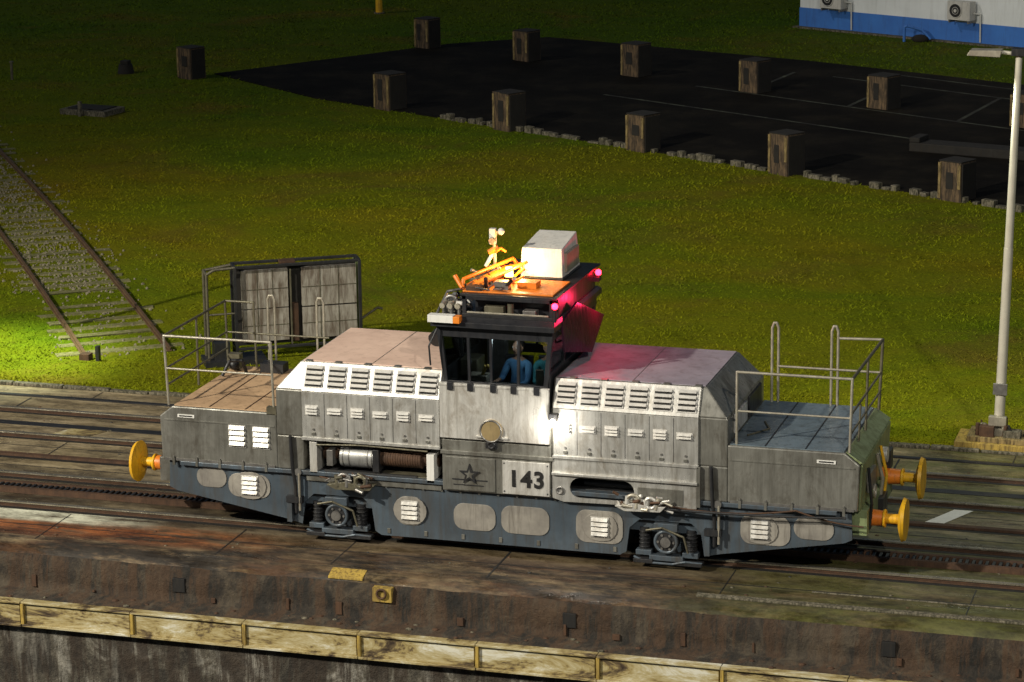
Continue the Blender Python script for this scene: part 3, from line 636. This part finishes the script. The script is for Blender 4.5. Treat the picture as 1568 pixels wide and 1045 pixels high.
# centre panels
b=MB()
b.box(-.88,.84,-.07,0,1.86,2.70,'panel_light'); b.box(-.88,.84,-.08,-.0,2.68,2.72,'panel_light')
b.box(-.86,.86,-.03,0,1.02,1.82,'skirt'); b.box(-.88,.9,-.06,0,1.60,1.66,'skirt')
b.cyl((-.06,-.11,2.02),(-.06,-.06,2.02),.175,'brass',seg=32); b.torus((-.06,-.11,2.02),.165,.015,'y','steel',28,6); b.box(-.15,.03,-.1,-.06,1.74,1.84,'dark'); b.torus((-.06,-.1,1.80),.05,.02,'y','dark')
for x in (-.7,-.38,-.02,.3,.66): b.box(x-.045,x+.045,-.1,-.05,2.62,2.74,'cabdark')
b.box(.10,.84,-.06,-.03,1.04,1.56,'panel_light'); b.box(-.8,-.02,-.05,-.03,1.04,1.56,'skirt')
for x in (.13,.81):
    for z in (1.08,1.52): b.cyl((x,-.065,z),(x,-.06,z),.012,'dark',seg=8)
b.box(-.3,.2,-.10,-.06,1.90,1.93,'panel_light')
b.obj('centre_panels',LO,.008)
st=[]
for i in range(10):
    a=math.pi/2+i*math.pi/5; r_=.17 if i%2==0 else .07; st.append((-.42+r_*math.cos(a),1.30+r_*math.sin(a)))
b=MB(); b.prism(st,-.075,-.05,'dark'); 
st2=[(-.42+(x+.42)*.5,1.30+(z-1.30)*.5) for x,z in st]; b.prism(st2,-.08,-.075,'skirt'); b.box(-.7,-.14,-.056,-.05,1.2,1.22,'dark'); b.box(-.68,-.2,-.056,-.05,1.12,1.135,'dark'); b.obj('star_emblem',LO)
tx=bpy.data.curves.new('number','FONT'); tx.body='143'; tx.size=.36; tx.extrude=.004; tx.offset=.011; tx.align_x='CENTER'; tx.space_character=1.1
to=bpy.data.objects.new('number_143',tx); scene.collection.objects.link(to); to.parent=LO; to.location=(.48,-.066,1.17); to.rotation_euler=(math.pi/2,0,0); tx.materials.append(MATS['digit'])
b=MB(); b.box(.86,.98,-.16,-.04,2.24,2.36,'dark'); b.cyl((.92,-.12,2.26),(.92,-.17,2.20),.05,'white_em',seg=16); b.obj('side_lamp',LO)
# cab
b=MB()
zb,zt=2.25,3.58
def post(xb,yb,xt_,yt,w_=.05,z0=zb,z1=zt,mat='cabdark'):
    h=w_/2; b.hexa([(xb-h,yb-h,z0),(xb+h,yb-h,z0),(xb+h,yb+h,z0),(xb-h,yb+h,z0),(xt_-h,yt-h,z1),(xt_+h,yt-h,z1),(xt_+h,yt+h,z1),(xt_-h,yt+h,z1)],mat)
for yy in (.04,2.5):
    post(-.78,yy,-.90,yy,.07,2.6); post(.76,yy,.86,yy,.07,2.6)
    for x in (-.42,-.08,.34): post(x,yy,x*1.05,yy,.045,2.6)
    b.box(-.84,.80,yy-.03,yy+.03,2.60,2.74,'cabdark'); b.box(-.93,.89,yy-.03,yy+.03,3.42,3.6,'cabdark')
for s_ in (-1,1):
    x=.8*s_
    b.box(x-.03,x+.03,.04,2.5,2.25,2.92,'cabdark')
    b.box(x*1.08-.03,x*1.08+.03,.04,2.5,3.44,3.6,'cabdark')
    for yy in (.85,1.7): post(x,yy,x*1.07,yy,.06,2.9)
b.obj('cab_frame',LO,.006)
b=MB(); b.box(-.98,.95,-.12,2.62,3.6,3.68,'cabdark'); b.box(-.40,.90,.30,2.4,3.74,4.06,'cabdark')
b.hexa([(-.98,-.12,3.68),(.95,-.12,3.68),(.95,2.62,3.68),(-.98,2.62,3.68),(-.9,0,3.74),(.92,0,3.74),(.92,2.5,3.74),(-.9,2.5,3.74)],'cabdark')
for x in (-.50,.86): b.box(x-.03,x+.03,.05,.11,3.74,4.06,'cabdark')
b.box(-.53,.89,.05,.11,4.0,4.06,'cabdark'); b.box(-.53,.89,.03,.11,3.74,3.79,'dark'); b.box(-.45,.82,.025,.032,3.80,3.825,'pipe'); b.box(-.2,.1,.10,.28,3.74,3.9,'pipe_dark'); b.box(.4,.6,.10,.28,3.74,3.86,'steel'); b.cyl((.2,.15,3.75),(.2,.15,3.95),.05,'pipe_dark')
b.box(-.56,.95,.05,2.55,4.06,4.09,'dark')
b.box(-1.0,-.6,-.2,-.05,3.68,3.79,'white'); b.box(-.6,-.5,-.2,-.05,3.68,3.78,'orange')
b.tube([(.9,.2,3.6),(1.02,1.1,3.1),(.9,2.3,3.0)],.015,'dark')
b.tube([(-.9,-.05,3.55),(-1.0,-.15,3.3),(-.98,-.15,3.0)],.015,'dark'); b.tube([(-1.0,1.0,2.95),(-1.1,.9,3.4),(-1.02,.9,3.6)],.03,'dark'); b.cyl((-1.15,.6,3.2),(-1.12,.75,3.25),.12,'dark')
b.obj('cab_roof',LO,.01)
b=MB()
pv=[(.30,3.66),(.95,3.84),(1.95,3.42),(1.30,2.98),(.35,3.20)]
xo=[.93,.98,1.14,1.12,.95]
vs=[(xo[i],p[0],p[1]) for i,p in enumerate(pv)]+[(xo[i]+.03,p[0],p[1]) for i,p in enumerate(pv)]
b.add(vs,[(0,1,2,3,4),(9,8,7,6,5)]+[((i+1)%5,i,i+5,(i+1)%5+5) for i in range(5)],'visor_red'); b.obj('side_visor',LO,.006)
b=MB(); b.hexa([(-.76,.03,2.72),(.74,.03,2.72),(.74,.04,2.72),(-.76,.04,2.72),(-.88,.03,3.44),(.84,.03,3.44),(.84,.04,3.44),(-.88,.04,3.44)],'glass')
b.hexa([(.79,.08,2.9),(.8,.08,2.9),(.8,2.46,2.9),(.79,2.46,2.9),(.85,.08,3.46),(.86,.08,3.46),(.86,2.46,3.46),(.85,2.46,3.46)],'glass')
b.hexa([(-.8,.08,2.9),(-.79,.08,2.9),(-.79,2.46,2.9),(-.8,2.46,2.9),(-.86,.08,3.46),(-.85,.08,3.46),(-.85,2.46,3.46),(-.86,2.46,3.46)],'glass')
b.obj('cab_windows',LO)
b=MB(); b.box(-.75,.75,.06,2.5,2.22,2.28,'dark'); b.box(-.7,.7,.12,.4,2.3,2.66,'dark'); b.box(-.5,-.2,.15,.4,2.66,2.8,'pipe'); b.box(-.2,.25,.75,1.15,2.28,2.38,'dark'); b.box(-.2,.25,1.13,1.19,2.38,2.9,'dark'); b.box(.32,.72,.8,1.2,2.28,2.38,'dark'); b.box(.32,.72,1.19,1.25,2.38,2.9,'dark')
b.box(-.7,-.35,1.8,2.4,2.3,3.3,'steel'); b.cyl((-.55,.3,2.66),(-.5,.28,2.95),.02,'steel'); b.ball((-.5,.28,2.97),.04,'dark'); b.box(.58,.70,.14,.2,2.7,2.95,'pipe'); b.box(-.72,-.45,.5,.9,2.7,2.95,'pipe_dark'); b.tube([(-.3,.25,2.75),(-.22,.22,2.95),(-.16,.3,2.9)],.03,'fadedyellow'); b.obj('cab_interior',LO,.01)
# roof equipment
b=MB()
b.hexa([(.02,1.25,4.12),(.70,1.25,4.12),(.70,2.25,4.12),(.02,2.25,4.12),(.04,1.3,4.56),(.68,1.3,4.56),(.66,2.2,4.66),(.06,2.2,4.66)],'acwhite')
b.box(.67,.73,1.4,2.1,4.18,4.48,'pipe'); b.box(0,.72,1.22,2.28,4.09,4.12,'dark'); b.obj('roof_air_conditioner',LO,.06,4)
b=MB()
for i in range(5): b.tube([(-.60+.08*i,.30,4.12+.02*i),(-.2+.08*i,1.25,4.26+.02*i)],.026,'orange')
b.tube([(-.6,.3,4.09),(-.60,.35,4.24),(-.1,1.3,4.38),(.05,1.4,4.1)],.03,'orange')
b.box(-.55,.86,.15,1.1,4.09,4.115,'orange'); b.box(-.1,.12,.3,.45,4.11,4.24,'steel'); b.box(.2,.5,.5,.75,4.11,4.2,'orange'); b.box(-.5,-.25,.15,.5,4.11,4.18,'rust'); b.box(-.58,-.2,.6,1.2,4.11,4.2,'pipe_dark')  # orange roof sheet carries the beacon's amber light in its colour
random.seed(31)
for i in range(22):
    p=V((random.uniform(-.62,.1),random.uniform(.15,1.2),4.12)); b.cyl(p,p+V((random.uniform(-.2,.2),random.uniform(-.2,.2),random.uniform(.04,.22))),random.uniform(.012,.035),random.choice(('orange','pipe','dark','steel','yellow')),seg=8)
b.tube([(-.32,1.1,4.09),(-.34,1.1,4.72),(-.30,1.1,4.85)],.03,'pipe'); b.box(-.40,-.31,1.04,1.14,4.64,4.88,'acwhite'); b.ball((-.22,1.08,4.84),.055,'acwhite'); b.cyl((-.35,1.0,4.7),(-.35,1.08,4.72),.05,'pipe'); b.tube([(-.34,1.1,4.5),(-.2,1.0,4.6),(-.12,1.0,4.55)],.02,'orange'); b.cyl((-.42,1.08,4.5),(-.28,1.12,4.58),.05,'orange'); b.tube([(-.45,1.0,4.3),(-.36,1.1,4.5)],.03,'acwhite')
b.obj('roof_boom_rack',LO,.004)
b=MB()
for i in range(3): 
    x=-.85+.12*i; b.cyl((x,.15,3.74),(x+.02,.12,3.88+.03*i),.03,'steel'); b.cyl((x,.05,3.88),(x+.02,.22,3.91),.045,'pipe',.03)
b.torus((-.78,.3,3.88),.1,.03,'y','steel'); b.tube([(-.95,.1,3.74),(-.9,.5,4.0),(-.6,.6,4.05)],.02,'steel'); b.box(-.92,-.65,.3,.5,3.74,3.9,'pipe')
for i in range(16):
    p=V((random.uniform(-.92,-.5),random.uniform(.1,.7),random.uniform(3.76,4.0))); b.cyl(p,p+V((random.uniform(-.15,.15),random.uniform(-.1,.1),random.uniform(-.05,.12))),random.uniform(.01,.035),random.choice(('pipe','dark','steel','acwhite')),seg=8)
b.obj('horn_cluster',LO)
b=MB(); b.cyl((-.06,.95,4.1),(-.06,.95,4.18),.08,'dark'); b.cyl((-.06,.95,4.18),(-.06,.95,4.32),.065,'amber_em',.055,20); b.obj('beacon',LO)
b=MB(); b.ball((.98,2.3,4.0),.05,'red_em'); b.ball((.93,.0,3.98),.05,'red_em'); b.box(.9,1.0,2.25,2.4,3.86,3.93,'dark'); b.cyl((.93,0,3.74),(.93,0,3.95),.025,'dark'); b.obj('red_lamps',LO)
# railings
b=MB(); rz=3.14
def pip(pts,r=.021,m='pipe'): b.tube(pts,r,m); [b.ball(p,r*1.02,m,n=8) for p in pts[1:-1]]
pip([(-5.38,.06,2.03),(-5.42,.06,3.14),(-3.64,.06,3.14),(-3.62,.06,2.03)]); pip([(-5.39,.06,2.62),(-3.63,.06,2.62)],.016)
pip([(-5.42,.06,3.14),(-5.4,2.5,3.14),(-5.38,2.5,2.03)],.02,'pipe_dark'); pip([(-5.4,.06,2.62),(-5.38,2.5,2.62)],.016,'pipe_dark'); pip([(-5.4,.06,2.35),(-5.38,2.5,2.35)],.016,'pipe_dark'); pip([(-5.4,1.3,2.03),(-5.4,1.3,3.14)],.02,'pipe_dark')
pip([(-5.4,2.5,3.14),(-4.9,2.5,3.14),(-4.88,2.5,2.03)],.02,'pipe_dark'); pip([(-5.38,2.5,2.62),(-3.6,2.5,2.62)],.016,'pipe_dark')
for x in (-4.6,-3.75): pip([(x-.06,2.52,2.0),(x-.06,2.52,3.2),(x-.03,2.52,3.27),(x+.03,2.52,3.27),(x+.06,2.52,3.2),(x+.06,2.52,2.0)],.02)
pip([(3.68,.06,2.0),(3.68,.06,3.14),(5.38,.06,3.14),(5.36,.06,2.03)]); pip([(3.68,.06,2.55),(5.37,.06,2.55)],.016)
pip([(5.38,.06,3.14),(5.42,2.5,3.14),(5.38,2.5,2.03)],.024,'pipe_dark'); pip([(5.38,.06,2.62),(5.4,2.5,2.62)],.018,'pipe_dark'); pip([(5.38,1.3,2.03),(5.4,1.3,3.14)],.02,'pipe_dark'); pip([(5.38,.06,2.33),(5.4,2.5,2.33)],.016,'pipe_dark'); pip([(5.38,.7,2.03),(5.4,.7,2.6)],.016,'pipe_dark')
pip([(4.75,2.5,3.12),(5.42,2.5,3.14)]); pip([(3.8,2.5,2.62),(5.4,2.5,2.62)],.018)
for x in (3.75,4.68): pip([(x-.05,2.52,2.0),(x-.05,2.52,3.22),(x-.02,2.52,3.3),(x+.02,2.52,3.3),(x+.05,2.52,3.22),(x+.05,2.52,2.0)],.022)
b.box(-3.72,-3.56,.0,.1,2.0,2.12,'pipe_dark')
b.obj('railings',LO)
b=MB(); b.tube([(-5.2,1.8,2.06),(-5.1,1.9,2.3),(-4.9,1.95,2.3),(-4.9,2.1,2.06)],.03,'dark'); b.ball((-5.15,2.2,2.15),.09,'dark'); b.box(-5.3,-5.1,2.3,2.45,2.05,2.3,'pipe_dark'); b.box(-4.7,-4.3,2.2,2.45,2.05,2.2,'dark')
b.tube([(3.75,.5,2.06),(4.0,.9,2.07),(3.85,1.3,2.06)],.015,'pipe_dark'); b.obj('deck_clutter',LO)
def buffer(s_,yc,zc=.95):
    b=MB(); x=5.45*s_
    b.box(min(x,x+.14*s_),max(x,x+.14*s_),yc-.17,yc+.17,zc-.17,zc+.17,'orange'); b.cyl((x+.1*s_,yc,zc),(x+.38*s_,yc,zc),.13,'orange',.11,20); b.cyl((x+.38*s_,yc,zc),(x+.62*s_,yc,zc),.075,'yellow',seg=20)
    b.cyl((x+.60*s_,yc,zc),(x+.65*s_,yc,zc),.18,'yellow',.33,28); b.cyl((x+.65*s_,yc,zc),(x+.70*s_,yc,zc),.33,'yellow',.31,28); b.torus((x+.38*s_,yc,zc),.115,.025,'x','yellow')
    b.obj('buffer',LO,.006)
for s_ in (-1,1):
    buffer(s_,.45); buffer(s_,2.1,.95 if s_<0 else 1.1)

# ---------------------------------------------------------------- people
def person(name,loc,shirt,rot,cap):
    e=empty(name,loc,rot); e.parent=None
    P_={'pel':(0,0,.10),'ch':(0,-.02,.38),'up':(0,0,.52),'nk':(0,-.01,.60),'hd':(0,-.02,.66),
     'shl':(.19,0,.50),'ell':(.25,-.14,.26),'wrl':(.15,-.38,.24),'shr':(-.19,0,.50),'elr':(-.25,-.12,.25),'wrr':(-.12,-.36,.30),
     'hpl':(.10,-.02,.07),'knl':(.12,-.30,.06),'anl':(.13,-.32,-.03),'tol':(.13,-.40,-.04),'hpr':(-.10,-.02,.07),'knr':(-.12,-.30,.06),'anr':(-.13,-.32,-.03),'tor':(-.13,-.40,-.04)}
    rad={'pel':.14,'ch':.145,'up':.12,'nk':.055,'hd':.05,'shl':.07,'ell':.05,'wrl':.03,'shr':.07,'elr':.05,'wrr':.03,'hpl':.10,'knl':.065,'anl':.04,'tol':.035,'hpr':.10,'knr':.065,'anr':.04,'tor':.035}
    E=[('pel','ch'),('ch','up'),('up','nk'),('nk','hd'),('up','shl'),('shl','ell'),('ell','wrl'),('up','shr'),('shr','elr'),('elr','wrr'),('pel','hpl'),('hpl','knl'),('knl','anl'),('anl','tol'),('pel','hpr'),('hpr','knr'),('knr','anr'),('anr','tor')]
    for w_,sx_ in (('wrl',1),('wrr',-1)):
        wv=V(P_[w_]); pm=w_+'p'; P_[pm]=tuple(wv+V((0,-.06,0))); rad[pm]=.027; E.append((w_,pm))
        for k_,(dx,ln) in enumerate(((-.03,.065),(-.01,.075),(.01,.07),(.028,.055))):
            a=w_+'f%d'%k_; c=a+'b'; P_[a]=tuple(wv+V((dx,-.095,.0))); P_[c]=tuple(wv+V((dx,-.095-ln*.6,-ln*.5))); rad[a]=.009;rad[c]=.008; E+=[(pm,a),(a,c)]
        a=w_+'t'; P_[a]=tuple(wv+V((-sx_*.045,-.07,-.02))); rad[a]=.01; E.append((pm,a))
    keys=list(P_); me=bpy.data.meshes.new(name+'_body'); me.from_pydata([P_[k_] for k_ in keys],[(keys.index(a),keys.index(c)) for a,c in E],[])
    ob=bpy.data.objects.new('body',me); scene.collection.objects.link(ob)
    sk=ob.modifiers.new('skin','SKIN'); 
    for i,k_ in enumerate(keys):
        dv=me.skin_vertices[0].data[i]; r_=rad[k_]; dv.radius=(r_,r_*(.75 if k_ in('pel','ch','up') else 1)); dv.use_root=(k_=='pel')
    ss=ob.modifiers.new('sub','SUBSURF'); ss.levels=2; ss.render_levels=2
    bpy.context.view_layer.update()
    m2=bpy.data.meshes.new_from_object(ob.evaluated_get(bpy.context.evaluated_depsgraph_get())); ob.modifiers.clear(); ob.data=m2
    for n_ in (shirt,'trousers','skin'): m2.materials.append(MATS[n_])
    for p in m2.polygons:
        c=p.center; p.use_smooth=True
        p.material_index=2 if (c.z>.575 or (c.y<-.30 and c.z>.17)) else (1 if c.z<.14 else 0)
    ob.parent=e
    b=MB(); hz=.76
    b.ball((0,-.03,hz),.10,'skin',(.78,.95,1.15),n=20); b.ball((0,-.045,hz-.05),.075,'skin',(.8,.95,.9),n=14); b.ball((0,-.135,hz-.01),.018,'skin',(.8,1,1.4),n=8)
    for s_ in (-1,1): b.ball((s_*.08,-.02,hz-.005),.022,'skin',(.4,.8,1.3),n=8); b.ball((s_*.032,-.117,hz+.015),.010,'white',n=8); b.ball((s_*.032,-.125,hz+.015),.005,'hair',n=6)
    b.box(-.025,.025,-.126,-.115,hz-.058,hz-.05,'rust')
    b.ball((0,.015,hz+.035),.098,'hair' if not cap else cap,(.86,1.0,.95),n=20)
    if cap: b.cyl((0,-.03,hz+.06),(0,-.03,hz+.07),.125,cap,seg=24)
    h=b.obj('head',e); return e
p1=person('person',(.10+.08,.90,2.33),'shirt_blue',-.35,None); p2=person('person.001',(.54+.08,1.0,2.33),'shirt_teal',.5,'helmet')

# ---------------------------------------------------------------- grass blades
def inpoly(px,py,poly):
    ins=np.zeros(len(px),bool); n_=len(poly); j_=n_-1
    for i in range(n_):
        xi,yi=poly[i];xj,yj=poly[j_]
        c=((yi>py)!=(yj>py))&(px<(xj-xi)*(py-yi)/(yj-yi+1e-12)+xi); ins^=c; j_=i
    return ins
Nb=250000
u=rng.random(Nb); yy=7.5+ (72-7.5)*(u**1.9)
xl=-13.5-(yy-7.5)*.53; xr=10.0-(yy-7.5)*.12
xx=xl+(xr-xl)*rng.random(Nb)
keep=~inpoly(xx,yy,yard)
rel=(xx-A2.x)*d.x+(yy-A2.y)*d.y; off=(xx-A2.x)*n.x+(yy-A2.y)*n.y
ons=(off>-.3)&(off<2.4)&(rel<L); keep&=~(ons&(rng.random(Nb)<.55))
xx=xx[keep];yy=yy[keep];Nb=len(xx)
dist=np.clip((yy)/40,.4,2)
clump=.75+.5*np.clip(np.sin(xx*1.7+np.sin(yy*1.1)*2)*np.sin(yy*1.3+np.sin(xx*.9)*2)+rng.normal(0,.4,Nb),-1,1)
h=rng.uniform(.02,.055,Nb)*(.8+.4*dist)*clump; wd=rng.uniform(.008,.02,Nb)*(.7+1.0*dist); an=rng.uniform(0,math.pi,Nb); lean=rng.normal(0,.05,(Nb,2))
edge=yy<7.9; h[edge]*=rng.uniform(1,2.4,edge.sum())
vs=np.zeros((Nb,3,3)); vs[:,0,0]=xx-np.cos(an)*wd; vs[:,0,1]=yy-np.sin(an)*wd; vs[:,1,0]=xx+np.cos(an)*wd; vs[:,1,1]=yy+np.sin(an)*wd
vs[:,2,0]=xx+lean[:,0]; vs[:,2,1]=yy+lean[:,1]; vs[:,2,2]=h; vs[:,0:2,2]=-.005
me=bpy.data.meshes.new('grass'); me.vertices.add(Nb*3); me.vertices.foreach_set('co',vs.ravel()); me.loops.add(Nb*3); me.loops.foreach_set('vertex_index',np.arange(Nb*3,dtype=np.int32)); me.polygons.add(Nb); me.polygons.foreach_set('loop_start',np.arange(0,Nb*3,3,dtype=np.int32)); me.polygons.foreach_set('loop_total',np.full(Nb,3,dtype=np.int32)); me.update(); me.validate()
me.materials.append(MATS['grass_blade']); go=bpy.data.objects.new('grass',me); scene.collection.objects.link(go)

# ---------------------------------------------------------------- lights
sd=V((.62,.56,-.62)).normalized()
sun=bpy.data.lights.new('sun','SUN'); sun.energy=.45; sun.angle=math.radians(2); sun.color=(1,.95,.84); so=bpy.data.objects.new('sun',sun); scene.collection.objects.link(so); so.rotation_euler=sd.to_track_quat('-Z','Y').to_euler()
wd_=bpy.data.worlds.new('World'); scene.world=wd_; wd_.use_nodes=True; nt=wd_.node_tree; sky=nt.nodes.new('ShaderNodeTexSky'); sky.sky_type='NISHITA'; sky.sun_disc=False; sky.sun_elevation=math.asin(-sd.z); sky.sun_rotation=math.atan2(-sd.x,-sd.y)
bg=nt.nodes['Background']; nt.links.new(sky.outputs[0],bg.inputs[0]); bg.inputs[1].default_value=.018
def lamp(name,typ,loc,e,col,rad=.1,target=None,ang=60,parent=None):
    l=bpy.data.lights.new(name,typ); l.energy=e; l.color=col; l.shadow_soft_size=rad
    o_=bpy.data.objects.new(name,l); scene.collection.objects.link(o_); o_.location=loc
    if typ=='SPOT': l.spot_size=math.radians(ang); l.spot_blend=.8
    if target: o_.rotation_euler=(V(target)-V(loc)).to_track_quat('-Z','Y').to_euler()
    if parent: o_.parent=parent
    return o_
def mastlamp(x,y,h,tgt,e,ang,col):  # unseen masts added as stand-ins for the site's floodlights
    mast=empty('floodlight_mast',(x,y,0)); b=MB(); b.cyl((0,0,-9),(0,0,h),.3,'poleC',.15,16); b.box(-1.2,1.2,-.2,.2,h-.4,h+.2,'poleC')
    for xx_ in (-.9,-.3,.3,.9): b.box(xx_-.2,xx_+.2,.1,.35,h-.2,h+.3,'dark')
    b.obj('mast',mast)
    l=lamp('flood','SPOT',(0,.8,h),e,col,.5,None,ang,mast); l.rotation_euler=(V(tgt)-V((x,y+.8,h))).to_track_quat('-Z','Y').to_euler()
mastlamp(-30,-34,28,(-1,9,0),120000,54,(1,.93,.78))
mastlamp(22,-34,26,(2,8,0),32000,60,(1,.95,.84))
l2=empty('street_lamp.001',(-13.9,9.0,0)); b=MB(); b.cyl((0,0,0),(0,0,5),.08,'poleC',.06); b.box(-.2,.6,-.12,.12,4.95,5.05,'poleC'); b.obj('pole',l2)
lamp('lamp','SPOT',(.45,0,4.9),3400,(.90,1,.72),.12,None,78,l2)
lamp('added_fill_spot','SPOT',(-.55,0,6.7),700,(.95,1,.78),.12,None,120,lp)  # added spot brightens the right end; the street lamp itself is unlit
lamp('beacon_light','POINT',(-.06,.80,4.46),34,(1,.48,.12),.05,None,0,LO)
lamp('beacon_glow','POINT',(.12,.98,4.36),18,(1,.72,.36),.05,None,0,LO)
lamp('red_light','POINT',(1.30,1.6,3.75),28,(1,.02,.09),.05,None,0,LO)
lamp('red_light_front','POINT',(1.02,-.05,4.0),2,(1,.02,.05),.05,None,0,LO)
lamp('side_light','POINT',(.95,-.30,2.14),26,(1,.95,.85),.04,None,0,LO)
lamp('cab_light','POINT',(.1,.40,3.36),10,(.9,.95,1),.1,None,0,LO)
vs_=scene.view_settings; vs_.view_transform='Standard'; vs_.look='None'; vs_.exposure=0; vs_.gamma=1
